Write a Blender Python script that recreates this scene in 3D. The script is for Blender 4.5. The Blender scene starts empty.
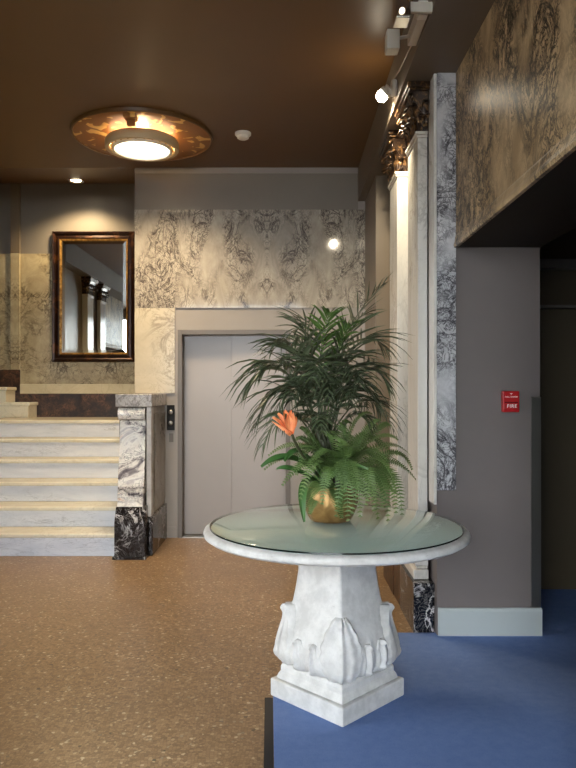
import bpy, bmesh, math, random
from mathutils import Vector, Matrix
random.seed(7)
PI = math.pi
scene = bpy.context.scene
COL = scene.collection

# ------------------------------------------------------------------ mesh helpers
class MB:
    def __init__(s): s.v = []; s.f = []
    def add(s, vs, fs):
        n = len(s.v); s.v += [tuple(v) for v in vs]; s.f += [tuple(i + n for i in f) for f in fs]; return s
    def box(s, x0, x1, y0, y1, z0, z1):
        return s.add([(x0,y0,z0),(x1,y0,z0),(x1,y1,z0),(x0,y1,z0),(x0,y0,z1),(x1,y0,z1),(x1,y1,z1),(x0,y1,z1)],
                     [(0,3,2,1),(4,5,6,7),(0,1,5,4),(1,2,6,5),(2,3,7,6),(3,0,4,7)])
    def prism_x(s, prof, x0, x1):            # profile in (y,z), extruded along x
        n = len(prof)
        return s.add([(x0,y,z) for y,z in prof] + [(x1,y,z) for y,z in prof],
                     [tuple(range(n))[::-1], tuple(range(n, 2*n))] + [(i,(i+1)%n,n+(i+1)%n,n+i) for i in range(n)])
    def prism_y(s, prof, y0, y1):            # profile in (x,z)
        n = len(prof)
        return s.add([(x,y0,z) for x,z in prof] + [(x,y1,z) for x,z in prof],
                     [tuple(range(n)), tuple(range(n, 2*n))[::-1]] + [(i,n+i,n+(i+1)%n,(i+1)%n) for i in range(n)])
    def prism_z(s, prof, z0, z1):
        n = len(prof)
        return s.add([(x,y,z0) for x,y in prof] + [(x,y,z1) for x,y in prof],
                     [tuple(range(n))[::-1], tuple(range(n, 2*n))] + [(i,(i+1)%n,n+(i+1)%n,n+i) for i in range(n)])
    def rings(s, rings, cap=True, loop=True):
        m = len(rings[0]); vs = [p for r in rings for p in r]; fs = []
        for k in range(len(rings)-1):
            for i in range(m if loop else m-1):
                j = (i+1) % m
                fs.append((k*m+i, k*m+j, (k+1)*m+j, (k+1)*m+i))
        if cap and loop:
            fs.append(tuple(range(m))[::-1]); fs.append(tuple(range((len(rings)-1)*m, len(rings)*m)))
        return s.add(vs, fs)
    def lathe(s, prof, cx, cy, n=48, cap=True):      # profile (r,z)
        return s.rings([[(cx+r*math.cos(2*PI*i/n), cy+r*math.sin(2*PI*i/n), z) for i in range(n)] for r,z in prof], cap)
    def tube(s, pts, r, n=6):
        pts = [Vector(p) for p in pts]; R = r if isinstance(r, (list,tuple)) else [r]*len(pts); rs = []
        for k,p in enumerate(pts):
            t = (pts[min(k+1,len(pts)-1)] - pts[max(k-1,0)]).normalized()
            a = t.cross(Vector((0,0,1)))
            if a.length < 1e-3: a = t.cross(Vector((0,1,0)))
            a.normalize(); b = t.cross(a)
            rs.append([tuple(p + R[k]*(math.cos(2*PI*i/n)*a + math.sin(2*PI*i/n)*b)) for i in range(n)])
        return s.rings(rs)
    def grid(s, fn, nu, nv):
        vs = [fn(i/nu, j/nv) for j in range(nv+1) for i in range(nu+1)]
        return s.add(vs, [(j*(nu+1)+i, j*(nu+1)+i+1, (j+1)*(nu+1)+i+1, (j+1)*(nu+1)+i) for j in range(nv) for i in range(nu)])

def obj(name, mb, mat, parent=None, smooth=False, bevel=0, label=None, recalc=True, solid=0, seg=2):
    me = bpy.data.meshes.new(name); me.from_pydata(mb.v, [], mb.f)
    if recalc:
        bm = bmesh.new(); bm.from_mesh(me); bmesh.ops.recalc_face_normals(bm, faces=bm.faces); bm.to_mesh(me); bm.free()
    me.materials.append(mat)
    if smooth:
        me.polygons.foreach_set('use_smooth', [True]*len(me.polygons))
    o = bpy.data.objects.new(name, me); COL.objects.link(o)
    if parent:
        o.parent = parent
        o.matrix_parent_inverse = Matrix.Translation(-parent.location) if parent.type == 'EMPTY' else Matrix.Identity(4)
    if solid:
        m = o.modifiers.new('solid', 'SOLIDIFY'); m.thickness = solid; m.offset = 0
    if bevel:
        m = o.modifiers.new('bevel', 'BEVEL'); m.width = bevel; m.segments = seg; m.limit_method = 'ANGLE'; m.angle_limit = math.radians(40)
    if smooth and bevel == 0 and smooth != 'all':
        m = o.modifiers.new('es', 'EDGE_SPLIT'); m.split_angle = math.radians(45)
    if label: o['label'] = label
    return o

def thing(name, label, cat, loc, group=None):
    o = bpy.data.objects.new(name, None); COL.objects.link(o); o.location = loc; o.empty_display_size = .1
    o['label'] = label; o['category'] = cat
    if group: o['group'] = group
    return o
def tag(o, label, cat, group=None):
    o['label'] = label; o['category'] = cat
    if group: o['group'] = group
    return o
def struct(name, mb, mat, parent=None, **k):
    o = obj(name, mb, mat, parent, **k)
    if not parent: o['kind'] = 'structure'
    return o

# ------------------------------------------------------------------ materials
class NT:
    def __init__(s, name):
        s.m = bpy.data.materials.new(name); s.m.use_nodes = True; s.t = s.m.node_tree; s.t.nodes.clear()
        s.out = s.n('ShaderNodeOutputMaterial'); s.b = s.n('ShaderNodeBsdfPrincipled')
        s.l(s.b.outputs[0], s.out.inputs[0])
        s.co = s.n('ShaderNodeTexCoord').outputs['Object']
    def n(s, t, **k):
        x = s.t.nodes.new(t)
        for a,b in k.items(): setattr(x, a, b)
        return x
    def l(s, a, b): s.t.links.new(a, b)
    def set(s, sock, v):
        if hasattr(v, 'is_output') or isinstance(v, bpy.types.NodeSocket): s.l(v, sock)
        else: sock.default_value = v
    def math(s, op, a, b=0.0, c=0.0, clamp=False):
        x = s.n('ShaderNodeMath', operation=op, use_clamp=clamp)
        for i,v in enumerate((a,b,c)): s.set(x.inputs[i], v)
        return x.outputs[0]
    def mapping(s, co, scale=(1,1,1), rot=(0,0,0), loc=(0,0,0)):
        x = s.n('ShaderNodeMapping'); s.l(co, x.inputs[0])
        x.inputs['Scale'].default_value = scale; x.inputs['Rotation'].default_value = rot; x.inputs['Location'].default_value = loc
        return x.outputs[0]
    def noise(s, co, scale, detail=4, rough=.55, dist=0):
        x = s.n('ShaderNodeTexNoise'); s.l(co, x.inputs['Vector'])
        x.inputs['Scale'].default_value = scale; x.inputs['Detail'].default_value = detail
        x.inputs['Roughness'].default_value = rough; x.inputs['Distortion'].default_value = dist
        return x.outputs['Fac']
    def voro(s, co, scale, out='Distance', feature='F1'):
        x = s.n('ShaderNodeTexVoronoi', feature=feature); s.l(co, x.inputs['Vector']); x.inputs['Scale'].default_value = scale
        return x.outputs[out]
    def ramp(s, fac, stops, interp='LINEAR'):
        x = s.n('ShaderNodeValToRGB'); s.l(fac, x.inputs[0]); r = x.color_ramp; r.interpolation = interp
        while len(r.elements) < len(stops): r.elements.new(.5)
        for e,(p,c) in zip(r.elements, stops):
            e.position = p; e.color = (c,c,c,1) if isinstance(c,(int,float)) else (*c,1)
        return x.outputs[0]
    def mix(s, fac, a, b, mode='MIX'):
        x = s.n('ShaderNodeMix', data_type='RGBA', blend_type=mode)
        s.set(x.inputs[0], fac)
        for i,v in ((6,a),(7,b)):
            if isinstance(v, tuple): v = (*v,1) if len(v)==3 else v
            s.set(x.inputs[i], v)
        return x.outputs[2]
    def bump(s, h, strength=.3, dist=.01):
        x = s.n('ShaderNodeBump'); x.inputs['Strength'].default_value = strength; x.inputs['Distance'].default_value = dist
        s.l(h, x.inputs['Height']); s.l(x.outputs[0], s.b.inputs['Normal'])
    def fin(s, col=None, rough=.5, metal=0, spec=.5, **k):
        if col is not None: s.set(s.b.inputs['Base Color'], (*col,1) if isinstance(col, tuple) else col)
        s.set(s.b.inputs['Roughness'], rough); s.b.inputs['Metallic'].default_value = metal
        s.b.inputs['Specular IOR Level'].default_value = spec
        for a,b in k.items(): s.b.inputs[a.replace('_',' ')].default_value = b
        return s.m

def c(r, g, b):
    f = lambda u: (u/255/12.92) if u/255 <= .04045 else ((u/255+.055)/1.055)**2.4
    return (f(r), f(g), f(b))

def paint(name, col, rough=.5, var=.06, spec=.4, metal=0):
    k = NT(name); n = k.noise(k.co, 3.5, 5)
    d = tuple(u*(1-var*2) for u in col); h = tuple(min(1,u*(1+var)) for u in col)
    cc = k.mix(n, d, h); k.bump(k.noise(k.co, 120, 2), .04, .002)
    return k.fin(cc, rough, metal, spec)

def marble(name, base, cloud, vein, scale=2.0, width=.035, mirror=None, rough=.16, amount=1.0, rot=(0,0,0), thr=(.42,.6), stretch=(1,1,1), fine=1.0, loc=(0,0,0), spec=.5):
    k = NT(name); co = k.co
    if mirror is not None:
        axis, cen, period = mirror
        sp = k.n('ShaderNodeSeparateXYZ'); k.l(co, sp.inputs[0]); ax = sp.outputs[axis]
        d = k.math('PINGPONG', k.math('SUBTRACT', ax, cen), period)
        cb = k.n('ShaderNodeCombineXYZ')
        for i in range(3): k.l(d if i == axis else sp.outputs[i], cb.inputs[i])
        co2 = cb.outputs[0]
    else: co2 = co
    co2 = k.mapping(co2, stretch, rot, loc)
    n1 = k.noise(co2, scale, 9, .62, 1.6)
    v1 = k.math('SUBTRACT', 1, k.math('DIVIDE', k.math('ABSOLUTE', k.math('SUBTRACT', n1, .5)), width), clamp=True)
    n2 = k.noise(k.mapping(co2, loc=(4,2,7)), scale*3.2, 9, .65, 2.2)
    v2 = k.math('SUBTRACT', 1, k.math('DIVIDE', k.math('ABSOLUTE', k.math('SUBTRACT', n2, .5)), width*1.1), clamp=True)
    mask = k.ramp(k.noise(k.mapping(co2, loc=(9,5,1)), scale*.7, 3, .5, .5), [(thr[0],0.0),(thr[1],1.0)])
    f = k.math('MULTIPLY', k.math('MAXIMUM', v1, k.math('MULTIPLY', v2, .75*fine)), k.math('MULTIPLY_ADD', mask, .9, .08))
    f = k.math('MULTIPLY', f, amount, clamp=True)
    cl = k.ramp(k.noise(k.mapping(co2, loc=(1,8,3)), scale*1.1, 6, .6, 1.0), [(.3,0.0),(.72,1.0)])
    cc = k.mix(cl, base, cloud)
    cc = k.mix(f, cc, vein)
    return k.fin(cc, rough, 0, spec)

M = {}
M['wallmarble'] = marble('marble_upper_wall', c(188,180,166), c(146,138,127), c(58,50,52), 4.6, .034, (0,-.166,1.3), .075, 1.0, thr=(.43,.55), stretch=(1.15,1,.6), rot=(0,.7,0), fine=1.3, loc=(2.3,0,.9))
M['sidemarble'] = marble('marble_pale_panel', c(206,196,172), c(176,164,142), c(96,84,70), 1.7, .022, None, .18, .6)
M['landmarble'] = marble('marble_landing', c(196,182,148), c(158,142,112), c(74,62,48), 4.0, .04, (0,-2.25,.8), .2, 1.0, thr=(.40,.56))
M['fasciamarble'] = marble('marble_fascia', c(212,186,146), c(150,124,90), c(40,31,25), 4.2, .05, None, .36, 1.2, rot=(.75,0,0), thr=(.38,.54), stretch=(1,1.2,.75), spec=.25, fine=1.3)
M['piermarble'] = marble('marble_pier', c(206,204,204), c(168,166,168), c(40,36,42), 5.0, .045, None, .16, 1.0, rot=(0,.6,0), thr=(.34,.50), fine=1.3, stretch=(1,1,.9))
M['pilmarble'] = marble('marble_pilaster', c(224,221,214), c(196,190,178), c(124,116,106), 2.0, .02, None, .16, .45, stretch=(1,1,.35))
M['stepmarble'] = marble('marble_riser', c(226,228,232), c(202,206,214), c(90,92,100), 3.4, .018, None, .25, .55, stretch=(.5,1,2.2), thr=(.45,.68))
M['treadmarble'] = marble('marble_tread', c(234,228,208), c(216,208,184), c(160,150,128), 2.0, .018, None, .2, .35)
M['ledgemarble'] = marble('marble_ledge', c(216,204,172), c(196,182,148), c(150,134,104), 2.0, .02, None, .25, .3)
M['capmarble'] = marble('marble_cheek_cap', c(206,200,192), c(164,156,150), c(84,78,76), 4.5, .04, None, .2, .8)
M['cheekmarble'] = marble('marble_cheek_side', c(150,142,128), c(118,110,100), c(70,64,58), 2.2, .03, None, .22, .6)
M['blackmarble'] = marble('marble_black_veined', c(20,18,20), c(34,31,34), c(214,210,208), 3.6, .022, None, .14, 1.0, thr=(.36,.54), fine=.4)
M['darkdado'] = marble('marble_dark_brown', c(44,29,22), c(24,17,14), c(132,92,64), 11.0, .045, None, .35, .8, thr=(.42,.6))
def breccia():
    k = NT('marble_breccia')
    a = k.noise(k.mapping(k.co, (1,1,1.4), (0,.6,0)), 3.4, 7, .58, 1.8)
    cc = k.ramp(a, [(.26,c(44,40,46)),(.36,c(120,112,114)),(.43,c(228,220,210)),(.54,c(244,240,230)),(.60,c(196,188,186)),(.64,c(240,234,224)),(.76,c(222,178,148))])
    n = k.noise(k.mapping(k.co, (1,1,1.6), (0,.5,0), (3,3,3)), 9, 8, .6, 2.5)
    v = k.math('SUBTRACT', 1, k.math('DIVIDE', k.math('ABSOLUTE', k.math('SUBTRACT', n, .5)), .035), clamp=True)
    cc = k.mix(k.math('MULTIPLY', v, k.math('MULTIPLY', .8, k.ramp(k.noise(k.mapping(k.co, loc=(2,2,9)), 5, 3), [(.42,0.0),(.55,1.0)]))), cc, c(34,30,36))
    return k.fin(cc, .16)
M['breccia'] = breccia()
M['greypaint'] = paint('grey_paint', c(152,145,138), .45)
M['upperpaint'] = paint('grey_upper_paint', c(128,121,112), .35)
M['taupe'] = paint('taupe_paint', c(113,104,100), .5)
M['beampaint'] = paint('beam_paint', c(104,93,80), .5)
M['ceilpaint'] = paint('ceiling_gold_brown_paint', c(98,68,34), .4, .05)
M['wallbrown'] = paint('brown_wall_paint', c(122,108,90), .35)
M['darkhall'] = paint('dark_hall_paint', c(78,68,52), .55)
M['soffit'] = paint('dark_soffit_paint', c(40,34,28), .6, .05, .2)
M['doorpaint'] = paint('lift_door_enamel', c(156,149,145), .32, .03)
M['framegrey'] = paint('lift_frame_enamel', c(104,98,92), .4, .03)
M['baseboard'] = paint('pale_grey_gloss', c(174,180,178), .35, .03)
M['drumtan'] = paint('beige_lamp_enamel', c(196,176,140), .4, .03)
M['offwhite'] = paint('offwhite_plastic', c(206,198,184), .4, .03)
M['white'] = paint('white_plastic', c(226,222,214), .4, .02)
M['red'] = paint('red_enamel', c(176,26,30), .35, .03)
M['lettering'] = paint('white_lettering', c(238,232,230), .5, .01)
M['black'] = paint('black_plastic', c(18,16,16), .5, .03, .2)
M['rubber'] = paint('black_rubber', c(24,23,24), .6, .05)
M['steel'] = NT('brushed_steel').fin(c(150,146,138), .35, 1)
M['chrome'] = NT('chrome').fin(c(220,216,208), .12, 1)
M['mirrorglass'] = NT('mirror_glass').fin(c(226,228,222), .015, 1)

def gilt(name, dark, gold, s=26, lo=.46, hi=.66, rough=.3):
    k = NT(name); n = k.noise(k.co, s, 6, .6, .6); f = k.ramp(n, [(lo,0.0),(hi,1.0)])
    cc = k.mix(f, dark, gold); k.bump(n, .25, .004); k.b.inputs['Metallic'].default_value = 0
    m = k.fin(cc, rough, .55); return m
M['capital'] = gilt('bronzed_capital', c(46,33,24), c(160,120,76), 30, .5, .72, .28)
M['frame'] = gilt('dark_gilt_frame', c(40,22,16), c(104,64,34), 9, .52, .75, .3)
M['gold'] = gilt('gold_edge', c(120,82,36), c(206,160,84), 20, .35, .65, .3)
M['brass'] = gilt('brass_pot', c(128,92,50), c(182,144,88), 14, .3, .7, .38)

def dish():
    k = NT('dish_gold_blotch')
    # pale gold blotches over brown, radiating round the lamp
    sp = k.n('ShaderNodeVectorMath', operation='SUBTRACT'); k.l(k.co, sp.inputs[0]); sp.inputs[1].default_value = (-1.14,5.54,0)
    s2 = k.n('ShaderNodeSeparateXYZ'); k.l(sp.outputs[0], s2.inputs[0])
    ang = k.math('ARCTAN2', s2.outputs[1], s2.outputs[0])
    rad = k.math('SQRT', k.math('ADD', k.math('POWER', s2.outputs[0], 2), k.math('POWER', s2.outputs[1], 2)))
    cb = k.n('ShaderNodeCombineXYZ'); k.l(k.math('MULTIPLY', ang, .33), cb.inputs[0]); k.l(rad, cb.inputs[1])
    n = k.noise(k.mapping(cb.outputs[0], (1,.8,1), (0,0,.5)), 10, 2, .5, .7)
    f = k.ramp(n, [(.575,0.0),(.6,1.0)])
    return k.fin(k.mix(f, c(150,98,44), c(232,190,110)), .4, .3)
M['dish'] = dish()

def mosaic():
    k = NT('mosaic_floor')
    w = k.mapping(k.co, (1,1,0))
    dis = k.n('ShaderNodeVectorMath', operation='ADD'); nz = k.n('ShaderNodeTexNoise'); k.l(w, nz.inputs['Vector']); nz.inputs['Scale'].default_value = 3
    sc = k.n('ShaderNodeVectorMath', operation='SCALE'); k.l(nz.outputs['Color'], sc.inputs[0]); sc.inputs['Scale'].default_value = .05
    k.l(w, dis.inputs[0]); k.l(sc.outputs[0], dis.inputs[1]); co = dis.outputs[0]
    cell = k.n('ShaderNodeTexVoronoi'); cell.inputs['Randomness'].default_value = .6; cell.inputs['Scale'].default_value = 78; k.l(co, cell.inputs['Vector'])
    ed = k.n('ShaderNodeTexVoronoi', feature='DISTANCE_TO_EDGE'); ed.inputs['Randomness'].default_value = .6; ed.inputs['Scale'].default_value = 78; k.l(co, ed.inputs['Vector'])
    s3 = k.n('ShaderNodeSeparateColor'); k.l(cell.outputs['Color'], s3.inputs[0])
    cc = k.ramp(s3.outputs[0], [(0,c(118,92,64)),(.3,c(142,112,78)),(.6,c(152,122,88)),(.9,c(164,134,100)),(.955,c(186,160,126)),(.985,c(216,198,168)),(1,c(56,44,34))])
    big = k.ramp(k.noise(w, 1.3, 5, .6), [(.35,0.0),(.68,1.0)])
    cc = k.mix(k.math('MULTIPLY', big, .45), cc, c(126,100,72))
    grout = k.ramp(ed.outputs['Distance'], [(.03,1.0),(.12,0.0)])
    cc = k.mix(k.math('MULTIPLY', grout, .4), cc, c(84,64,46))
    k.bump(ed.outputs['Distance'], .12, .003)
    return k.fin(cc, .3, 0, .5)
M['mosaic'] = mosaic()

def carpetm():
    k = NT('blue_carpet'); n = k.noise(k.co, 260, 3, .7); b = k.noise(k.co, 22, 6, .65)
    cc = k.mix(n, c(60,85,138), c(134,160,212)); cc = k.mix(k.ramp(b, [(.35,0.0),(.7,.35)]), cc, c(132,152,196))
    k.bump(n, .5, .006)
    return k.fin(cc, .95, 0, .1)
M['carpet'] = carpetm()

def stone():
    k = NT('white_cast_stone'); n = k.noise(k.co, 16, 8, .65); f = k.noise(k.co, 110, 4, .6)
    cc = k.mix(k.ramp(n, [(.38,0.0),(.62,1.0)]), c(198,196,192), c(218,216,212))
    pit = k.ramp(k.noise(k.mapping(k.co, (1,1,4)), 26, 6, .7), [(.28,1.0),(.36,0.0)])
    cc = k.mix(k.math('MULTIPLY', pit, .45), cc, c(140,136,130))
    k.bump(f, .2, .004)
    return k.fin(cc, .62, 0, .35)
M['stone'] = stone()

def glassm(name, tint, ior=1.5, base=0.0):
    k = NT(name)
    fr = k.n('ShaderNodeFresnel'); fr.inputs[0].default_value = ior
    tr = k.n('ShaderNodeBsdfTransparent'); tr.inputs[0].default_value = (*tint,1)
    gl = k.n('ShaderNodeBsdfGlossy'); gl.inputs['Roughness'].default_value = .01; gl.inputs[0].default_value = (.92,.97,.95,1)
    mx = k.n('ShaderNodeMixShader'); gm = k.n('ShaderNodeNewGeometry'); k.l(k.math('MULTIPLY', k.math('ADD', fr.outputs[0], base), k.math('SUBTRACT', 1, gm.outputs['Backfacing']), clamp=True), mx.inputs[0]); k.l(tr.outputs[0], mx.inputs[1]); k.l(gl.outputs[0], mx.inputs[2])
    k.l(mx.outputs[0], k.out.inputs[0]); return k.m
M['tableglass'] = glassm('green_plate_glass', (.965,.995,.985))
M['windowglass'] = glassm('clear_window_glass', (.97,.98,.98))
M['glassedge'] = NT('glass_edge').fin(c(16,34,32), .15, 0, .6)

def leaf(name, a, b, rough=.42, trans=.0):
    k = NT(name); n = k.noise(k.co, 9, 4)
    oi = k.n('ShaderNodeObjectInfo')
    f = k.math('ADD', k.math('MULTIPLY', n, .6), k.math('MULTIPLY', oi.outputs['Random'], .4), clamp=True)
    return k.fin(k.mix(f, a, b), rough, 0, .5)
M['palm'] = leaf('palm_leaf_dark', c(36,46,32), c(92,104,74), .36)
M['palmnew'] = leaf('palm_leaf_fresh', c(60,92,40), c(116,146,74), .4)
M['fern'] = leaf('fern_leaf', c(56,84,38), c(122,148,82), .45)
M['strap'] = leaf('strap_leaf', c(48,92,44), c(92,134,66), .4)
M['stem'] = leaf('palm_stem', c(44,46,32), c(80,84,54), .5)
M['soil'] = paint('dark_soil', c(40,32,24), .9, .2)
k = NT('orange_petal'); M['petal'] = k.fin(k.mix(k.noise(k.co, 30, 3), c(240,118,70), c(252,180,120)), .45)

def emit(name, col, st):
    k = NT(name); return k.fin(col, .4, 0, .3, Emission_Color=(*col,1), Emission_Strength=st)
M['lampwarm'] = emit('warm_lamp', (1,.86,.66), 2.2)
M['lampspot'] = emit('spot_bulb', (1,.88,.68), 60)
M['lampdown'] = emit('downlight_bulb', (1,.82,.55), 22)
M['diffuser'] = emit('lamp_diffuser', (1,.83,.56), 5.5)

# ------------------------------------------------------------------ dimensions (metres, camera looks along +Y)
CEIL = 3.396
FL = -.012
XC = -1.14          # axis of the hall
YB = 6.36           # lift wall

# ---- floor, carpet
struct('floor', MB().box(-4.6, 3.3, -2.3, 8.1, -.12, FL), M['mosaic'])
cp = thing('carpet', 'blue wall to wall carpet under the pedestal table', 'carpet', (1,1,FL))
prof = [(.068,-2.19),(.945,-2.19),(.945,2.085),(1.41,2.085),(1.41,-2.19),(3.19,-2.19),(3.19,4.69),(1.415,4.69),(1.415,3.788),(.842,3.788),(.842,3.84),(.44,3.84),(-.052,3.04)]
obj('pile', MB().prism_z(prof, FL, 0), M['carpet'], cp)
obj('edge_strip', MB().prism_z([(.030,-2.19),(.067,-2.19),(-.053,3.03),(-.089,3.03)], FL, -.0005), M['rubber'], cp, label='black rubber edge strip')

# ---- lift wall
OX0, OX1, OZ = -.959, .018, 1.875
struct('wall_back', MB().box(-1.383, OX0, YB, YB+.24, FL, CEIL).box(OX1, 1.1, YB, YB+.24, FL, CEIL).box(OX0, OX1, YB, YB+.24, OZ, CEIL), M['greypaint'])
struct('trim_1', MB().box(-1.383, .737, YB-.014, YB, 2.106, 3.009), M['wallmarble'])
struct('trim_2', MB().box(-1.383, -1.014, YB-.014, YB, 1.322, 2.104), M['sidemarble'])
struct('trim_3', MB().box(-1.383, .673, YB-.006, YB, 3.009, 3.345), M['upperpaint'])
struct('trim_4', MB().box(-1.383, .673, YB-.012, YB, 3.345, CEIL), M['greypaint'])
struct('baseboard_back', MB().box(-1.084, OX0-.045, YB-.012, YB, FL, .09), M['greypaint'], bevel=.003)
struct('wall_stair', MB().box(-1.383, -1.2, YB+.24, 7.86, FL, 3.9), M['wallbrown'])
# lift doors
d = thing('door_1', 'pale grey two-panel lift door in a dark reveal', 'door', (-.47,YB+.1,FL)); d['kind'] = 'structure'
obj('door_panel', MB().box(OX0, -.478, YB+.125, YB+.15, FL+.008, OZ), M['doorpaint'], d, bevel=.004)
obj('door_panel', MB().box(-.50, OX1, YB+.105, YB+.124, FL+.008, OZ), M['doorpaint'], d, bevel=.004)
obj('door_frame', MB().box(OX0-.03, OX0+.012, YB-.008, YB+.16, FL, OZ+.03).box(OX1-.012, OX1+.03, YB-.008, YB+.16, FL, OZ+.03).box(OX0+.012, OX1-.012, YB-.008, YB+.16, OZ-.014, OZ+.03), M['framegrey'], d, bevel=.003)
obj('door_sill', MB().box(OX0+.012, OX1-.012, YB+.0, YB+.16, FL, FL+.007), M['steel'], d)
struct('wall_shaft', MB().box(-1.1, .2, YB+.24, YB+.3, FL, 2.2), M['framegrey'])
# call panel
p = thing('lift_call_panel', 'small black lift call panel with two round buttons beside the lift door', 'call panel', (-1.04,YB-.01,1.1))
px = lambda x, Y: (x-285)*Y/690
pz = lambda y, Y: 1.35-(y-390)*Y/690
zc0, zc1 = pz(430,YB), pz(405,YB)
xa, xb = px(167.3,YB), px(175,YB)
obj('plate', MB().box(xa, xb, YB-.025, YB-.0141, zc0, zc1), M['black'], p, bevel=.003)
for zz in (zc0+.065, zc1-.065):
    b = MB(); n = 20; xm = (xa+xb)/2
    b.rings([[(xm+r*math.cos(2*PI*i/n), y, zz+r*math.sin(2*PI*i/n)) for i in range(n)] for r,y in ((.020,YB-.024),(.020,YB-.028),(.016,YB-.031))])
    obj('call_button', b, M['steel'], p, smooth=True, label='round steel call button')
obj('label_plate', MB().box(xa+.02, xb-.012, YB-.016, YB-.0141, zc0-.11, zc0-.03), M['framegrey'], p)

# ---- landing and mirror wall
YL = 7.85
struct('wall_landing', MB().box(-4.6, -1.2, YL, YL+.2, FL, 4.0), M['upperpaint'])
struct('trim_5', MB().box(-3.003, -1.384, YL-.02, YL, 1.418, 2.897), M['landmarble'])
struct('trim_6', MB().box(-3.003, -1.384, YL-.035, YL, 1.308, 1.418), M['ledgemarble'], bevel=.004)
struct('trim_7', MB().box(-3.106, -3.003, YL-.05, YL, 1.58, 2.897), M['landmarble'], bevel=.004)
struct('trim_10', MB().box(-3.106, -3.003, YL-.05, YL, 2.897, 3.75), M['wallbrown'], bevel=.004)
struct('trim_8', MB().box(-4.6, -3.106, YL-.02, YL, 1.58, 2.897), M['landmarble'])
struct('baseboard_landing', MB().box(-3.003, -1.384, YL-.028, YL, 1.044, 1.308).box(-4.6, -3.003, YL-.028, YL, 1.044, 1.579), M['darkdado'])

# ---- stairs
RI, TR, Y1 = .174, .28, 5.64
st = thing('staircase', 'wide white marble staircase rising left of the lift to the mirror landing', 'stairs', (-2.2,Y1,FL))
for k in range(1,7):
    y0 = Y1 + TR*(k-1); y1 = YL-.03 if k == 6 else y0+TR+.02
    obj('riser', MB().box(-3.12, -1.386, y0+.022, y0+.06, RI*(k-1) if k > 1 else FL, RI*k-.035), M['stepmarble'], st)
    obj('tread', MB().box(-3.12, -1.386, y0, y1, RI*k-.035, RI*k), M['treadmarble'], st, bevel=.012, seg=3)
s2 = thing('upper_stairs', 'two small cream marble steps turning left at the landing edge', 'stairs', (-2.9,7.7,1.045))
for k,(x1, zt) in enumerate(((-2.785, 1.215),(-3.03, 1.383))):
    obj('tread', MB().box(-4.3, x1, 7.52, YL-.05, zt-.04, zt), M['treadmarble'], s2, bevel=.012, seg=3)
    obj('riser', MB().box(-4.28, x1-.02, 7.54, YL-.051, 1.046 if k == 0 else 1.216, zt-.041), M['treadmarble'], s2)

# ---- newel with scroll and cheek wall
nw = thing('stair_newel', 'scrolled multicoloured marble newel with black base at the foot of the stairs', 'newel', (-1.25,5.6,FL))
X0, X1 = -1.374, -1.145
prof = [(5.758,.30),(5.53,.30),(5.535,.33),(5.56,.36),(5.60,.40),(5.615,.44),(5.62,.50),(5.63,.56),(5.645,.66),(5.66,.76),(5.675,.86),(5.69,.96),(5.705,1.05),(5.72,1.098),(5.758,1.11)]
obj('scroll', MB().prism_x(prof[4:-1] + [(5.758,1.10),(5.758,.42)], X0+.008, X1-.006), M['breccia'], nw, bevel=.006)
fl = MB()
for i in range(8):                       # fluted band low on the scroll
    xx = X0+.024+i*.0265
    fl.tube([(xx, 5.618-.006, .43),(xx, 5.620-.006,.50),(xx,5.632-.006,.59)], [.004,.008,.003], 8)
obj('flutes', fl, M['breccia'], nw, smooth=True)
n = 28
roll = MB()
roll.rings([[(x, 5.702+r*math.cos(2*PI*i/n), 1.155+r*math.sin(2*PI*i/n)) for i in range(n)] for x,r in ((X0+.004,.038),(X0+.004,.054),(X0+.03,.050),((X0+X1)/2,.048),(X1-.03,.050),(X1-.004,.054),(X1-.004,.038))])
obj('scroll_roll', roll, M['breccia'], nw, smooth=True)
obj('block', MB().prism_x([(5.545,FL),(5.545,.285),(5.60,.40),(5.758,.41),(5.758,FL)], X0, -1.125), M['blackmarble'], nw, bevel=.006, label='black white-veined base block')
obj('foot', MB().box(X0-.012, -1.115, 5.525, 5.758, FL, .012), M['blackmarble'], nw, bevel=.004)
ck = thing('stair_cheek_wall', 'marble cheek wall with grey cap between the stairs and the lift', 'low wall', (-1.24,6.0,FL))
obj('slab', MB().box(-1.384, -1.105, 5.762, YB-.015, .31, 1.21), M['cheekmarble'], ck, bevel=.004)
obj('edge_slab', MB().box(-1.137, -1.097, 5.665, 5.762, .31, 1.21), M['capmarble'], ck, bevel=.004, label='pale upright edge slab')
obj('side_panel', MB().box(-1.105, -1.098, 5.82, YB-.03, .36, 1.15), M['cheekmarble'], ck, bevel=.002)
obj('cap', MB().box(-1.392, -1.09, 5.655, YB-.015, 1.211, 1.317), M['capmarble'], ck, bevel=.006)
obj('plinth', MB().box(-1.12, -1.085, 5.66, YB-.013, FL, .31), M['blackmarble'], ck, bevel=.006)

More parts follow.
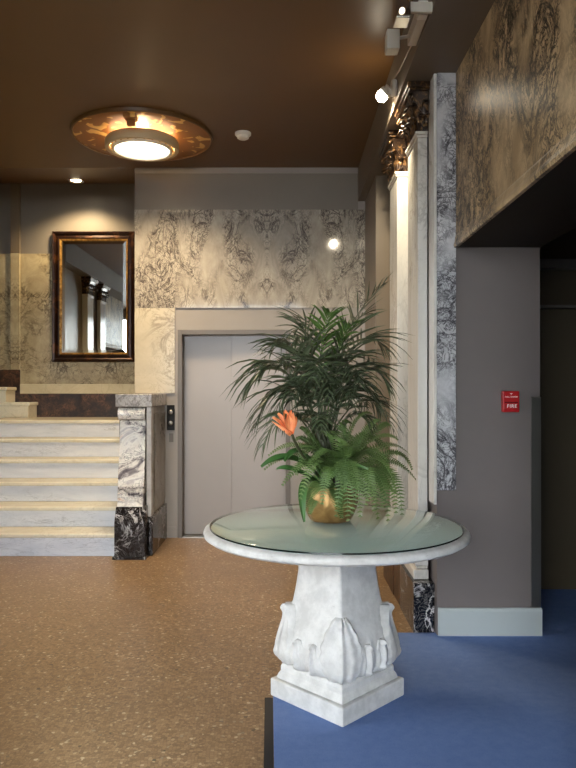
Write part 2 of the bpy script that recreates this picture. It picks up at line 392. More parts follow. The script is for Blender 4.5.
# ---- mirror
mr = thing('wall_mirror', 'tall rectangular mirror in dark gilt frame on the landing wall', 'mirror', (-2.16,YL-.02,1.67))
YM = YL-.0201
mx0, mx1, mz0, mz1 = px(53,YM), px(135.6,YM), pz(362,YM), pz(232,YM)
def frame_ring(w0, w1, prof):   # mitred frame; prof = list of (inset, y)
    m = MB(); rs = []
    for ins, y in prof:
        rs.append([(mx0+ins,y,mz0+ins),(mx1-ins,y,mz0+ins),(mx1-ins,y,mz1-ins),(mx0+ins,y,mz1-ins)])
    m.rings(rs, cap=False); return m
fw = .105
obj('frame', frame_ring(0, fw, [(0,YM),(0,YM-.035),(.012,YM-.05),(.03,YM-.044),(.045,YM-.03),(.07,YM-.036),(.085,YM-.03),(.085,YM)]), M['frame'], mr)
obj('gilt_slip', frame_ring(0, fw, [(.085,YM-.002),(.085,YM-.030),(.095,YM-.026),(fw,YM-.012),(fw,YM-.002)]), M['gold'], mr, label='thin gold inner slip')
gx0, gx1, gz0, gz1 = mx0+fw, mx1-fw, mz0+fw, mz1-fw
g = MB(); bv = .035
g.rings([[(gx0+i,y,gz0+i),(gx1-i,y,gz0+i),(gx1-i,y,gz1-i),(gx0+i,y,gz1-i)] for i,y in ((0,YM-.002),(0,YM-.008),(bv,YM-.0115))])
obj('mirror_glass', g, M['mirrorglass'], mr)

# ---- ceiling
struct('ceiling', MB().box(-4.6, 1.2, -2.3, YB+.0, CEIL, CEIL+.12).prism_x([(YB,CEIL),(7.95,3.72),(7.95,3.86),(YB,CEIL+.12)], -4.6, -1.3), M['ceilpaint'])

# ---- right and left sides of the hall (mirror images about XC)
PF = [3.95, 4.68]
def sx(x, s): return x if s > 0 else 2*XC - x
def sbox(m, s, x0, x1, *a):
    u, v = sorted((sx(x0,s), sx(x1,s))); return m.box(u, v, *a)
for s, side in ((1,'right'), (-1,'left')):
    struct('beam_'+side, sbox(MB(), s, .673, 1.2, -2.3, YB, 3.09, CEIL), M['beampaint'])
    struct('wall_'+side, sbox(MB(), s, .85, 1.0, 3.95, YB, FL, 3.09), M['wallbrown'])
    if s > 0: struct('wall_corner_'+side, sbox(MB(), s, .737, .85, 5.6, YB-.015, FL, 3.09), M['wallbrown'])
    struct('baseboard_'+side, sbox(MB(), s, .722, .85, 4.313, 4.577, FL, .46), M['darkdado'], bevel=.006)
    # pier end slab and fascia
    struct('wall_pier_'+side, sbox(MB(), s, .837, 1.404, 3.80, 4.9, FL, 3.09), M['taupe'])
    struct('trim_pier_'+side, sbox(MB(), s, .834, .938, 3.782, 3.80, .80, 3.09), M['piermarble'], bevel=.003)
    struct('trim_edge_'+side, sbox(MB(), s, .818, .8335, 3.79, 3.93, .72, 3.09), M['pilmarble'], bevel=.003)
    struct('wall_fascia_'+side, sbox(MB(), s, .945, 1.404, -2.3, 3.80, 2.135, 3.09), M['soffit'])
    struct('trim_fascia_'+side, sbox(MB(), s, .938, .945, -2.3, 3.782, 2.20, 3.09), M['fasciamarble'])
    prof = [(.945,2.13),(.928,2.13),(.924,2.145),(.930,2.165),(.934,2.19),(.938,2.20),(.945,2.20)]
    prof = [(sx(x,s),z) for x,z in prof]
    if s < 0: prof = prof[::-1]
    struct('trim_moulding_'+side, MB().prism_y(prof, -2.3, 3.782), M['fasciamarble'])

# right-hand side hall
struct('wall_hall_side', MB().box(.95, 1.40, -2.2, 2.08, FL, 2.135), M['taupe'])  # unseen wall, added to keep daylight out of the side hall
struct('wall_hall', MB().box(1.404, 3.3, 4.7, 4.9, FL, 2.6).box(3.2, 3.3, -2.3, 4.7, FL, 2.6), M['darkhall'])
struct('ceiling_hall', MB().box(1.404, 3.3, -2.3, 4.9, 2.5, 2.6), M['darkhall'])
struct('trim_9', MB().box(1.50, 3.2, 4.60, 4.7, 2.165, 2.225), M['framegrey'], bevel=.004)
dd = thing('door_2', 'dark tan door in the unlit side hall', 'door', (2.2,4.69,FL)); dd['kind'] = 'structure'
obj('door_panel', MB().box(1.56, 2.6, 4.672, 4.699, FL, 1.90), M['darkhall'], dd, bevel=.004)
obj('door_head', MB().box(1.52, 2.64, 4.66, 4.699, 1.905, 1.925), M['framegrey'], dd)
struct('baseboard_pier', MB().prism_x([(3.80,FL),(3.785,FL),(3.785,.135),(3.79,.15),(3.80,.152)], .842, 1.412), M['baseboard'])
cg = tag(obj('corner_guard', MB().box(1.355, 1.4055, 3.795, 3.7995, .155, pz(397,3.795)).box(1.4045, 1.4085, 3.795, 3.85, .155, pz(397,3.795)), M['steel']), 'upright steel corner guard on the taupe pier', 'corner guard')

# left-hand side: wall with a window that lets daylight in
LX = sx(1.95, -1)
struct('wall_window', MB().box(LX-.15, LX, -2.3, .9, FL, 2.6).box(LX-.15, LX, 2.9, 4.9, FL, 2.6).box(LX-.15, LX, .9, 2.9, FL, .75).box(LX-.15, LX, .9, 2.9, 2.45, 2.6), M['wallbrown'])
struct('ceiling_bay', MB().box(LX-.15, sx(1.404,-1), -2.3, 4.9, 2.6, 2.7), M['darkhall'])
struct('wall_bay', MB().box(LX-.15, sx(1.404,-1), 4.75, 4.9, FL, 2.6), M['taupe'])
w = MB()
for yy in (.9, 1.54, 2.2, 2.84): w.box(LX-.1, LX-.04, yy, yy+.06, .75, 2.45)
w.box(LX-.1, LX-.04, .96, 2.84, .75, .81).box(LX-.1, LX-.04, .96, 2.84, 2.39, 2.45)
wo = struct('window_1', w, M['offwhite'])
obj('pane', MB().box(LX-.075, LX-.069, .96, 2.84, .81, 2.39), M['windowglass'], wo)
M['paving'] = paint('unseen_paving', c(120,118,114), .8, .1)
struct('pavement_light_block', MB().box(-14, 10, -22, -2.32, -.25, -.13).box(-24, LX-.2, -2.32, 16, -.25, -.13), M['paving'])  # unseen ground, added to cut upward light on the ceiling
# entrance end, behind the camera
EX0, EX1, EZ = -2.3, .45, 3.2
struct('wall_front', MB().box(LX, EX0, -2.3, -2.2, FL, CEIL).box(EX1, 3.3, -2.3, -2.2, FL, CEIL).box(EX0, EX1, -2.3, -2.2, EZ, CEIL), M['wallbrown'])
w = MB()
for xx in (EX0, EX0+.93, EX0+1.86, EX1-.06): w.box(xx, xx+.06, -2.28, -2.22, FL, EZ)
w.box(EX0, EX1, -2.28, -2.22, EZ-.06, EZ).box(EX0, EX1, -2.28, -2.22, 2.2, 2.26).box(EX0, EX1, -2.28, -2.22, FL, .09)
wo = struct('window_2', w, M['steel'])
obj('pane', MB().box(EX0+.06, EX1-.06, -2.253, -2.247, .09, EZ-.06), M['windowglass'], wo)
# alcove left of the landing
struct('wall_alcove', MB().box(-4.6, -4.45, 6.5, 7.85, FL, 4.0).box(-4.45, sx(.85,-1)-.15, YB, 6.5, FL, 3.8).box(sx(.85,-1)-.15, sx(.85,-1), YB, 6.9, FL, 3.8), M['wallbrown'])

# ---- pilasters with capitals
def leaf_strip(m, base, out, up, side, w, h, curl):
    def fn(u, v):
        a = v*1.0
        ww = w*(math.sin(PI*(.18+.74*v))**.6)*(1+.10*math.sin(v*22))
        bow = .010*math.cos((u-.5)*PI) + .003*math.cos((u-.5)*PI*7)
        o = bow + curl*max(0, v-.45)**2*3.2
        z = h*v if v < .8 else h*(.8 + .1*math.sin((v-.8)/.2*PI)) - (.04*h if v > .95 else 0)
        return tuple(Vector(base) + Vector(side)*(u-.5)*ww + Vector(out)*o + Vector(up)*z)
    m.grid(fn, 8, 12)
def spiral(m, cen, out, up, r, tw):
    pts = []
    for i in range(26):
        t = i/25; a = t*2.6*PI; rr = r*(1-.82*t)
        pts.append(tuple(Vector(cen) + Vector(out)*(rr*math.cos(a)) + Vector(up)*(rr*math.sin(a))))
    m.tube(pts, [tw*(1-.5*i/25) for i in range(26)], 6)
labels = {(1,0):'near pilaster of pale marble with dark capital beside the marble pier', (1,1):'far pilaster of pale marble under the lit spotlight',
          (-1,0):'near left pilaster of pale marble opposite the table', (-1,1):'far left pilaster of pale marble near the stairs'}
Z0, Z1 = 2.83, 3.089
for s in (1,-1):
    for q, yf in enumerate(PF):
        ob = thing('pilaster', labels[(s,q)], 'pilaster', (sx(.80,s), yf+.16, FL)); ob['kind'] = 'structure'
        xi = .817 if q == 0 else .849
        obj('shaft', sbox(MB(), s, .76, xi, yf, yf+.32, .40, Z0-.035), M['pilmarble'], ob, bevel=.006)
        # neck moulding
        obj('necking', sbox(sbox(MB(), s, .745, xi, yf-.012, yf+.335, Z0-.018, Z0), s, .752, xi, yf-.006, yf+.328, Z0-.035, Z0-.018), M['pilmarble'], ob, bevel=.005)
        b = sbox(MB(), s, .742, xi, yf-.02, yf+.34, .345, .40); sbox(b, s, .75, xi, yf-.01, yf+.33, .33, .345); sbox(b, s, .73, xi, yf-.035, yf+.35, .273, .33)
        obj('base_moulding', b, M['pilmarble'], ob, bevel=.008)
        pl = sbox(MB(), s, .718, .836 if q == 0 else .849, yf-.10, yf+.36, FL, .273)
        obj('plinth', pl, M['blackmarble' if q == 0 else 'darkdado'], ob, bevel=.006, label='black veined marble plinth' if q == 0 else None)
        # capital
        m = MB(); n = 10
        rs = []
        for i in range(n+1):
            t = i/n; e = .004 + .045*t**2.2; z = Z0 + (Z1-.045-Z0)*t
            u, v = sorted((sx(.765-e,s), sx(xi,s)))
            rs.append([(u,yf-e+.004,z),(v,yf-e+.004,z),(v,yf+.316+e,z),(u,yf+.316+e,z)])
        m.rings(rs)
        sbox(m, s, .700, xi, yf-.062, yf+.38, Z1-.045, Z1-.028); sbox(m, s, .69, xi, yf-.072, yf+.39, Z1-.028, Z1)
        cpo = obj('capital', m, M['capital'], ob, bevel=.004, label='bronzed acanthus capital')
        L = MB(); ox = Vector((-s,0,0)); up = (0,0,1)
        for row,(h,cu,nn,dz) in enumerate(((.10,.045,4,0),(.165,.06,3,.012))):
            for i in range(nn):
                yy = yf + .32*((i+.5)/nn)
                leaf_strip(L, (sx(.762,s), yy, Z0+dz), ox, up, (0,1,0), .085, h, cu)
            for i in range(2 if row == 0 else 1):
                xx = .775+.04*i if row == 0 else .80
                leaf_strip(L, (sx(xx,s), yf+.002, Z0+dz), (0,-1,0), up, (1,0,0), .05, h, cu)
        leaf_strip(L, (sx(.765,s), yf+.004, Z0), Vector((-s,-1,0)).normalized(), up, Vector((s,-1,0)).normalized(), .065, .15, .075)
        leaf_strip(L, (sx(.765,s), yf+.316, Z0), Vector((-s,1,0)).normalized(), up, Vector((s,1,0)).normalized(), .065, .15, .075)
        obj('capital_leaves', L, M['capital'], cpo, smooth='all', solid=.006, recalc=False)
        V = MB()
        for cy, oy in ((yf-.012,-1),(yf+.33,1)):
            spiral(V, (sx(.735,s), cy, Z1-.085), Vector((-s,oy,0)).normalized(), up, .042, .011)
        spiral(V, (sx(.742,s), yf+.12, Z1-.085), (0,1,0), up, .030, .008); spiral(V, (sx(.742,s), yf+.20, Z1-.085), (0,-1,0), up, .030, .008)
        obj('volutes', V, M['capital'], cpo, smooth='all')

# ---- ceiling fittings
cl = thing('ceiling_light', 'large round gilded ceiling light with a white drum lamp', 'ceiling light', (-1.14,5.54,CEIL))
cx, cy = -1.14, 5.54
obj('dish', MB().lathe([(.02,CEIL-.010),(.30,CEIL-.014),(.45,CEIL-.020),(.528,CEIL-.022),(.542,CEIL-.018),(.546,CEIL-.001),(.02,CEIL-.001)], cx, cy, 96), M['dish'], cl, smooth=True, label='brown dish with pale gold blotches')
obj('dish_rim', MB().lathe([(.538,CEIL-.018),(.544,CEIL-.028),(.553,CEIL-.026),(.557,CEIL-.001)], cx, cy, 96, cap=False), M['ceilpaint'], cl, smooth=True)
dy = cy-.03
dr = MB()
dr.lathe([(.280,3.340),(.290,3.325),(.290,3.275),(.284,3.266),(.262,3.266),(.256,3.275),(.256,3.330),(.280,3.340)], cx, dy, 72, cap=False)
obj('drum', dr, M['drumtan'], cl, smooth=True, label='beige drum ring')
inr = MB(); inr.lathe([(.215,3.262),(.22,3.256),(.232,3.256),(.236,3.262),(.236,3.30),(.215,3.30),(.215,3.262)], cx, dy, 72, cap=False)
obj('inner_ring', inr, M['white'], cl, smooth=True)
for i in range(24):
    a = 2*PI*i/24
    tb = MB().box(cx+.242*math.cos(a)-.006, cx+.242*math.cos(a)+.006, dy+.242*math.sin(a)-.006, dy+.242*math.sin(a)+.006, 3.272, 3.292)
    obj('louvre_tooth', tb, M['gold'], cl)
obj('diffuser', MB().lathe([(.01,3.252),(.10,3.256),(.19,3.268),(.212,3.285),(.01,3.285)], cx, dy, 64), M['diffuser'], cl, smooth=True, label='glowing glass diffuser')
obj('drum_back', MB().lathe([(.01,3.318),(.255,3.318),(.255,3.325),(.01,3.325)], cx, dy, 48), M['diffuser'], cl)
obj('bracket', MB().box(cx-.045, cx+.045, cy-.50, cy-.40, CEIL-.05, CEIL-.012).box(cx-.03, cx+.03, cy-.45, cy-.41, CEIL-.09, CEIL-.05), M['dish'], cl, bevel=.006)
sd = thing('smoke_detector', 'small white round smoke detector on the brown ceiling', 'smoke detector', (-.334,5.49,CEIL))
obj('base', MB().lathe([(.064,CEIL-.001),(.064,CEIL-.018),(.056,CEIL-.024),(.01,CEIL-.024)], -.334, 5.49, 40), M['white'], sd, smooth=True)
obj('sensor_cap', MB().lathe([(.050,CEIL-.0245),(.046,CEIL-.042),(.034,CEIL-.050),(.008,CEIL-.051)], -.334, 5.49, 40), M['white'], sd, smooth=True)
# recessed downlight over the landing
DLX, DLY = px(76,7.45), 7.45
zs = CEIL + (DLY-YB)*(3.72-CEIL)/(7.95-YB)
dl = thing('downlight', 'small glowing downlight in the ceiling above the mirror', 'downlight', (DLX,DLY,zs))
obj('trim_ring', MB().lathe([(.080,zs+.02),(.083,zs-.012),(.074,zs-.016),(.060,zs-.006),(.060,zs+.02)], DLX, DLY, 36, cap=False), M['chrome'], dl, smooth=True)
obj('lamp', MB().lathe([(.004,zs-.014),(.035,zs-.012),(.056,zs-.004),(.056,zs+.01),(.004,zs+.01)], DLX, DLY, 32), M['lampdown'], dl, smooth=True, label='glowing bulb')

# track spotlights along the right beam
def ball(m, c0, r, n=20):
    m.rings([[(c0[0]+r*math.sin(PI*k/12)*math.cos(2*PI*i/n), c0[1]+r*math.sin(PI*k/12)*math.sin(2*PI*i/n), c0[2]+r*math.cos(PI*k/12)) for i in range(n)] for k in range(0,13)] , cap=False)
def cyl(m, a, b, r0, r1=None, n=24):
    return m.tube([a, b], [r0, r1 or r0], n)
sp = thing('spotlight', 'lit round spotlight on the beam above the far pilaster', 'spotlight', (.67,4.2,3.24))
BY = 4.2
bx, bz = px(382,BY), pz(96,BY)
m = MB(); ball(m, (bx,BY,bz), .036); obj('bulb', m, M['lampspot'], sp, smooth='all', label='glowing bulb')
hd = Vector((bx,BY,bz)); bk = Vector((.635, BY-.03, bz+.035))
m = MB(); m.tube([tuple(bk.lerp(hd,t)) for t in (0,.3,.31,.62)], [.030,.030,.038,.040], 24); obj('lamp_holder', m, M['offwhite'], sp, smooth=True)
m = MB(); m.lathe([(.045,0),(.05,.01),(.05,.02),(.045,.03)], 0, 0, 24)
m.v = [(.672-v[2], BY-.03+v[0], bz+.035+v[1]) for v in m.v]; obj('mounting_plate', m, M['offwhite'], sp, smooth=True)
# box fitting nearer the camera
YE = 3.35
ft = thing('track_fitting', 'off-white rectangular fitting box along the beam nearest the camera', 'light fitting', (.66,YE,3.25))
xw = .66
obj('housing', MB().box(.628, .6728, 3.29, 3.54, 3.113, 3.178), M['offwhite'], ft, bevel=.004)
obj('end_cap', MB().box(.626, .6728, 3.24, 3.29, 3.111, 3.182), M['white'], ft, bevel=.004)
obj('arm', MB().tube([(.629,3.48,3.135),(.574,3.48,3.125)], .009, 12), M['offwhite'], ft, smooth=True)
obj('gear_box', MB().box(.51, .575, 3.45, 3.53, 3.06, 3.158), M['offwhite'], ft, bevel=.004)
fl2 = thing('floodlight', 'clear floodlight head at the top edge above the fitting box', 'spotlight', (.58,3.1,3.2))
YH = 3.12
obj('reflector_box', MB().box(px(396,YH), px(411,YH), YH, YH+.10, pz(17,YH), pz(-12,YH)), M['chrome'], fl2, bevel=.006)
m = MB(); ball(m, (px(402,YH), YH-.005, pz(11,YH)), .013); obj('lamp', m, M['lampwarm'], fl2, smooth='all', label='small glowing lamp')
obj('yoke', MB().box(px(411,YH), .6728, YH+.03, YH+.05, pz(8,YH), pz(-2,YH)), M['offwhite'], fl2)
cb = MB().tube([(.668,3.56,3.16),(.6685,3.8,3.19),(.667,4.0,3.21),(.6665,4.17,3.24)], .0035, 8)
tag(obj('electric_cable', cb, M['offwhite'], smooth='all'), 'thin pale electric cable along the beam to the lit spotlight', 'cable')

# ---- fire alarm call point
YA = 3.7995
fa = thing('fire_alarm', 'small red fire alarm pull station on the taupe pier', 'fire alarm', (px(509,YA),YA,pz(402,YA)))
ax0, ax1, az0, az1 = px(500.8,YA), px(517.5,YA), pz(412,YA), pz(391,YA)
obj('case', MB().box(ax0, ax1, YA-.035, YA, az0, az1), M['red'], fa, bevel=.005)
obj('pull_bar', MB().box(ax0+.008, ax1-.008, YA-.046, YA-.035, az0+.020, az0+.046), M['red'], fa, bevel=.003)
obj('recess_line', MB().box(ax0+.010, ax1-.010, YA-.037, YA-.0345, az0+.052, az0+.056), M['black'], fa)
def text(body, size, x, y, z, parent, bold=0.0):
    cu = bpy.data.curves.new('t', 'FONT'); cu.body = body; cu.size = size; cu.align_x = 'CENTER'; cu.align_y = 'CENTER'; cu.extrude = .0005; cu.offset = bold; cu.space_character = 1.18
    to = bpy.data.objects.new('t', cu); COL.objects.link(to); bpy.context.view_layer.update()
    me = bpy.data.meshes.new_from_object(to.evaluated_get(bpy.context.evaluated_depsgraph_get()))
    bpy.data.objects.remove(to)
    me.transform(Matrix.Translation((x,y,z)) @ Matrix.Rotation(PI/2, 4, 'X'))
    me.materials.clear(); me.materials.append(M['lettering'])
    o = bpy.data.objects.new('lettering', me); COL.objects.link(o); o.parent = parent
    o.matrix_parent_inverse = Matrix.Translation(-parent.location); o['label'] = 'white lettering ' + body
    return o
am = (ax0+ax1)/2
text('FIRE', .026, am, YA-.0465, az0+.033, fa, .0004)
text('PULL DOWN', .0105, am, YA-.0356, az1-.032, fa, .0001)
obj('arrow_mark', MB().prism_y([(am-.008,az1-.012),(am+.008,az1-.012),(am,az1-.020)], YA-.0365, YA-.0352), M['lettering'], fa, label='small white arrow')

# ------------------------------------------------------------------ pedestal table
TX, TY = .231, 3.052
tb = thing('pedestal_table', 'round white stone pedestal table with a green glass top', 'table', (TX,TY,0))
def diamond(d, p, z, n=64):
    r = []
    for i in range(n):
        a = 2*PI*i/n; cc, ss = abs(math.cos(a)), abs(math.sin(a))
        k = d/((cc**p + ss**p)**(1/p)); r.append((TX+k*math.cos(a), TY+k*math.sin(a), z))
    return r
def sq(d): return [(TX,TY-d),(TX+d,TY),(TX,TY+d),(TX-d,TY)]
obj('plinth', MB().prism_z(sq(.297), .0, .078), M['stone'], tb, bevel=.006)
m = MB(); m.rings([[(x,y,z) for x,y in sq(dd)] for dd,z in ((.272,.0785),(.262,.10),(.252,.112),(.252,.132),(.240,.148))])
obj('upper_plinth', m, M['stone'], tb, bevel=.005)
PRO = [(.212,.148,1.2),(.236,.158,1.26),(.250,.178,1.32),(.257,.205,1.36),(.257,.235,1.36),(.248,.275,1.32),(.232,.325,1.25),(.212,.375,1.18),(.194,.43,1.12),(.182,.49,1.08),(.173,.55,1.05),(.168,.62,1.04),(.170,.66,1.04),(.195,.685,1.05),(.215,.716,1.06)]
def prof_at(z):
    for (a,za,pa),(b,zb,pb) in zip(PRO, PRO[1:]):
        if za <= z <= zb:
            t = (z-za)/(zb-za); return a+(b-a)*t, pa+(pb-pa)*t
    return PRO[-1][0], PRO[-1][2]
def rad(a, z):
    d, p = prof_at(z); return d/((abs(math.cos(a))**p + abs(math.sin(a))**p)**(1/p))
m = MB(); rs = []
NZ = 60; NA = 144
for j in range(NZ+1):
    z = .148 + (.716-.148)*j/NZ; r_ = []
    for i in range(NA):
        a = 2*PI*i/NA; r = rad(a, z)
        fade = max(0, min(1, (.33-z)/.12)); r += .005*fade*math.cos(a*28)      # folds near the foot
        r_.append((TX+r*math.cos(a), TY+r*math.sin(a), z))
    rs.append(r_)
m.rings(rs)
ped = obj('pedestal', m, M['stone'], tb, smooth='all')
def acanthus(a0, zb, h, wmax, lift, curl, flat=.5):
    m = MB()
    def fn(u, v):
        t = min(1, max(0, (v-.03)/.94)); q = (u-.5)*2
        edge = abs(q) > .93 or v < .02 or v > .98
        sgn = max(-1, min(1, q/.92))
        w = wmax*(math.sin(PI*(.12+.80*t))**.75)*(1.08-.34*t)*(1+.04*math.cos(t*34))
        z = zb + h*t
        la = sgn*w                                             # sideways from the leaf's midline
        d = rad(a0, z) + lift - flat*la*la/wmax
        d += .0030*math.cos(sgn*10 + t*4*abs(sgn)) + .006*math.exp(-(sgn/.13)**2)
        d += curl*max(0, t-.70)**1.3*4
        d += .010*math.exp(-((t-.16)**2*160 + sgn*sgn*9)) + .014*math.exp(-((t-.93)**2*260 + sgn*sgn*9))
        if edge: d -= .05; la *= .96
        return (TX+d*math.cos(a0)-la*math.sin(a0), TY+d*math.sin(a0)+la*math.cos(a0), z)
    m.grid(fn, 48, 60); return m
for q in range(4):
    obj('acanthus_leaf', acanthus(q*PI/2, .152, .255, .094, .010, .022), M['stone'], ped, smooth='all', recalc=False)
for q in range(4):
    for e in (-1,1):
        obj('side_leaf', acanthus(q*PI/2+PI/4+e*.20, .150, .14, .056, .010, 0, 1.0), M['stone'], ped, smooth='all', recalc=False)
RIM = [(.02,.709),(.552,.709),(.562,.711),(.566,.7155),(.569,.7175),(.577,.721),(.580,.731),(.576,.741),(.566,.7495),(.02,.7495)]
TX = .222
obj('tabletop', MB().lathe(RIM, TX, TY, 128), M['stone'], tb, smooth=True)
g = MB(); g.lathe([(.004,.7615),(.548,.7615),(.552,.759)], TX, TY, 128, cap=False)
gt = obj('glass_top', g, M['tableglass'], tb, smooth=True, label='green tinted glass top')
M['backing'] = paint('mint_glass_brightener', c(218,236,229), .5, .02)  # pale disc added below the glass to make it brighter and greener
obj('glass_brightener', MB().lathe([(.004,.7502),(.545,.7502),(.545,.7520),(.004,.7520)], TX, TY, 128), M['backing'], gt, smooth=True, label='pale mint disc added under the glass to brighten it')
g = MB(); g.lathe([(.552,.759),(.5525,.753),(.546,.7503)], TX, TY, 128, cap=False)
obj('glass_edge', g, M['glassedge'], gt, smooth=True, label='dark green polished glass edge')

# ------------------------------------------------------------------ plant arrangement
PX, PY, PZ = .205, 3.11, .7625
pt = thing('potted_plant', 'brass pot with tall dark palm, green fern and orange flower on the glass', 'plant', (PX,PY,PZ))
pot = MB(); n = 72; rs = []
for r, z in ((.075,0),(.088,.003),(.098,.018),(.116,.06),(.124,.095),(.122,.13),(.114,.152),(.118,.160),(.114,.160),(.106,.150)):
    rs.append([(PX+(r+.004*abs(math.cos(5*a))-.002)*math.cos(a), PY+(r+.004*abs(math.cos(5*a))-.002)*math.sin(a), PZ+z) for a in [2*PI*i/n for i in range(n)]])
pot.rings(rs, cap=True)
obj('brass_pot', pot, M['brass'], pt, smooth='all', label='lobed brass pot')

def bez(a, b, cc, n):
    a, b, cc = Vector(a), Vector(b), Vector(cc)
    return [a*(1-t)**2 + b*2*t*(1-t) + cc*t*t for t in [i/n for i in range(n+1)]]
def blade(m, p, d, L, w, droop, wd, seg=4):
    """one leaflet: a tapering folded strip that bends down"""
    pts = [Vector(p)]; dd = Vector(d).normalized()
    for i in range(seg):
        pts.append(pts[-1] + dd*(L/seg)); dd = (dd + Vector((0,0,-droop))).normalized()
    prof = [.55,1,.85,.5,.06] if seg == 4 else [.6,1,.5,.05]
    vs = []
    for i,q in enumerate(pts):
        s = Vector(wd).normalized()*w*prof[i]*.5
        t = (pts[min(i+1,seg)]-pts[max(i-1,0)]).normalized()
        nrm = t.cross(s).normalized()*w*.18*prof[i]
        vs += [q-s+nrm, q, q+s+nrm]
    fs = []
    for i in range(seg):
        a = i*3; fs += [(a,a+1,a+4,a+3),(a+1,a+2,a+5,a+4)]
    m.add(vs, fs)
def frond(pts, n, L, w, droop, start=.22, r=.004, ang=.55, rnd=.15, up=(0,0,1)):
    m = MB(); N = len(pts)-1
    m.tube([tuple(p) for p in pts], [r*(1-.8*i/N) for i in range(N+1)], 5)
    for i in range(n):
        t = start + (1-start)*(i+.5)/n
        f = t*N; k = min(int(f), N-1); p = pts[k].lerp(pts[k+1], f-k); T = (pts[k+1]-pts[k]).normalized()
        S = T.cross(Vector(up))
        if S.length < .15: S = T.cross(Vector((0,1,0)))
        S.normalize(); u = (t-start)/(1-start)
        ll = L*(.45+.75*math.sin(PI*min(.98,.15+.75*u)))*(1-.35*max(0,u-.7)/.3)
        for sd in (-1,1):
            a = ang + .5*u + random.uniform(-rnd,rnd)
            U = S.cross(T)
            d = S*sd*math.cos(a)+T*math.sin(a)+U*random.uniform(-.05,.28)
            blade(m, p, d, ll*random.uniform(.85,1.1), w, droop*random.uniform(.6,1.3), T, 4)
    return m
P = lambda x, y, Y: Vector((px(x,Y), Y, pz(y,Y)))
crown = Vector((PX+.0, PY+.02, PZ+.15))
# palm: stems are the part, every frond a sub-part
FR = [  # (stem top px, bend px, tip px) each with its own distance; number of leaflets, length, droop, fresh
 ((322,440,3.12),(335,335,3.16),(385,283,3.22), 26,.16,.05,0),     # upright right
 ((318,430,3.14),(322,335,3.16),(330,312,3.06), 26,.11,.16,1),     # fresh top
 ((320,425,3.16),(325,320,3.30),(290,318,3.42), 22,.17,.12,0),
 ((330,420,3.15),(356,320,3.25),(388,352,3.30), 26,.19,.22,0),     # right arch
 ((332,425,3.12),(365,350,3.02),(388,388,2.98), 24,.18,.28,0),
 ((334,430,3.18),(370,380,3.3),(394,432,3.35), 22,.16,.30,0),
 ((316,430,3.12),(282,345,3.05),(250,388,3.02), 30,.24,.34,0),     # big left droop
 ((314,432,3.16),(285,368,3.20),(256,424,3.22), 26,.22,.34,0),
 ((312,436,3.10),(285,395,2.98),(262,448,2.94), 22,.18,.34,0),     # lower left
 ((314,425,3.18),(300,330,3.30),(266,356,3.45), 22,.17,.18,0),
 ((322,420,3.20),(322,330,3.45),(320,340,3.68), 22,.19,.24,0),     # away
 ((322,430,3.08),(322,340,2.90),(312,380,2.72), 24,.18,.30,0),     # towards camera
 ((330,430,3.10),(350,345,2.95),(360,385,2.80), 22,.18,.30,0),
 ((326,425,3.12),(300,340,3.00),(275,345,2.94), 24,.17,.26,0),
 ((328,425,3.15),(345,330,3.2),(365,315,3.30), 22,.16,.16,0),
 ((316,430,3.12),(298,360,3.10),(275,415,3.05), 22,.18,.34,0),
 ((334,430,3.15),(352,360,3.15),(380,410,3.15), 22,.17,.34,0),
 ((322,430,3.12),(310,355,3.12),(300,345,3.1), 22,.17,.3,0),
 ((328,430,3.12),(338,365,3.12),(345,360,3.1), 22,.17,.3,0),
 ((325,430,3.2),(340,345,3.35),(375,360,3.55), 22,.18,.25,0),
 ((318,430,3.1),(302,372,3.0),(290,400,2.9), 20,.15,.36,0), ((330,432,3.1),(345,372,3.0),(352,405,2.88), 20,.15,.36,0),
 ((322,430,3.2),(318,372,3.3),(300,395,3.45), 20,.16,.36,0), ((330,430,3.2),(348,378,3.3),(366,405,3.4), 20,.16,.36,0),
 ((320,425,3.1),(312,325,3.1),(296,330,3.05), 20,.15,.22,0), ((326,425,3.1),(338,340,3.1),(350,325,3.05), 24,.10,.22,1),
 ((316,428,3.1),(290,350,3.15),(262,372,3.18), 22,.18,.40,0), ((324,428,3.1),(326,350,3.0),(328,400,2.85), 20,.15,.36,0),
 ((316,440,3.1),(300,405,3.05),(276,425,3.0), 18,.13,.36,0), ((332,440,3.1),(352,405,3.1),(372,425,3.05), 18,.13,.36,0), ((322,440,3.05),(318,400,2.95),(322,432,2.85), 18,.12,.36,0),
]
stm = MB()
for i,(a,b,t,nn,L,dr,fresh) in enumerate(FR):
    A = P(*a); base = crown + Vector((random.uniform(-.05,.05), random.uniform(-.05,.05), -.03))
    stm.tube([tuple(q) for q in bez(base, base.lerp(A,.5)+Vector((0,0,.03)), A, 6)], [.009]*3+[.007]*4, 6)
palm = obj('palm', stm, M['stem'], pt, smooth='all', label='tall slender palm with drooping feather leaves')
for (a,b,t,nn,L,dr,fresh) in FR:
    A, B, T_ = P(*a), P(*b), P(*t)
    B = B*1.0 + (B-(A+T_)/2)*.25
    obj('frond', frond(bez(A,B,T_,14), int(nn*.62), L, .0165, dr, .16 if not fresh else .3), M['palmnew' if fresh else 'palm'], palm, smooth='all', recalc=False)

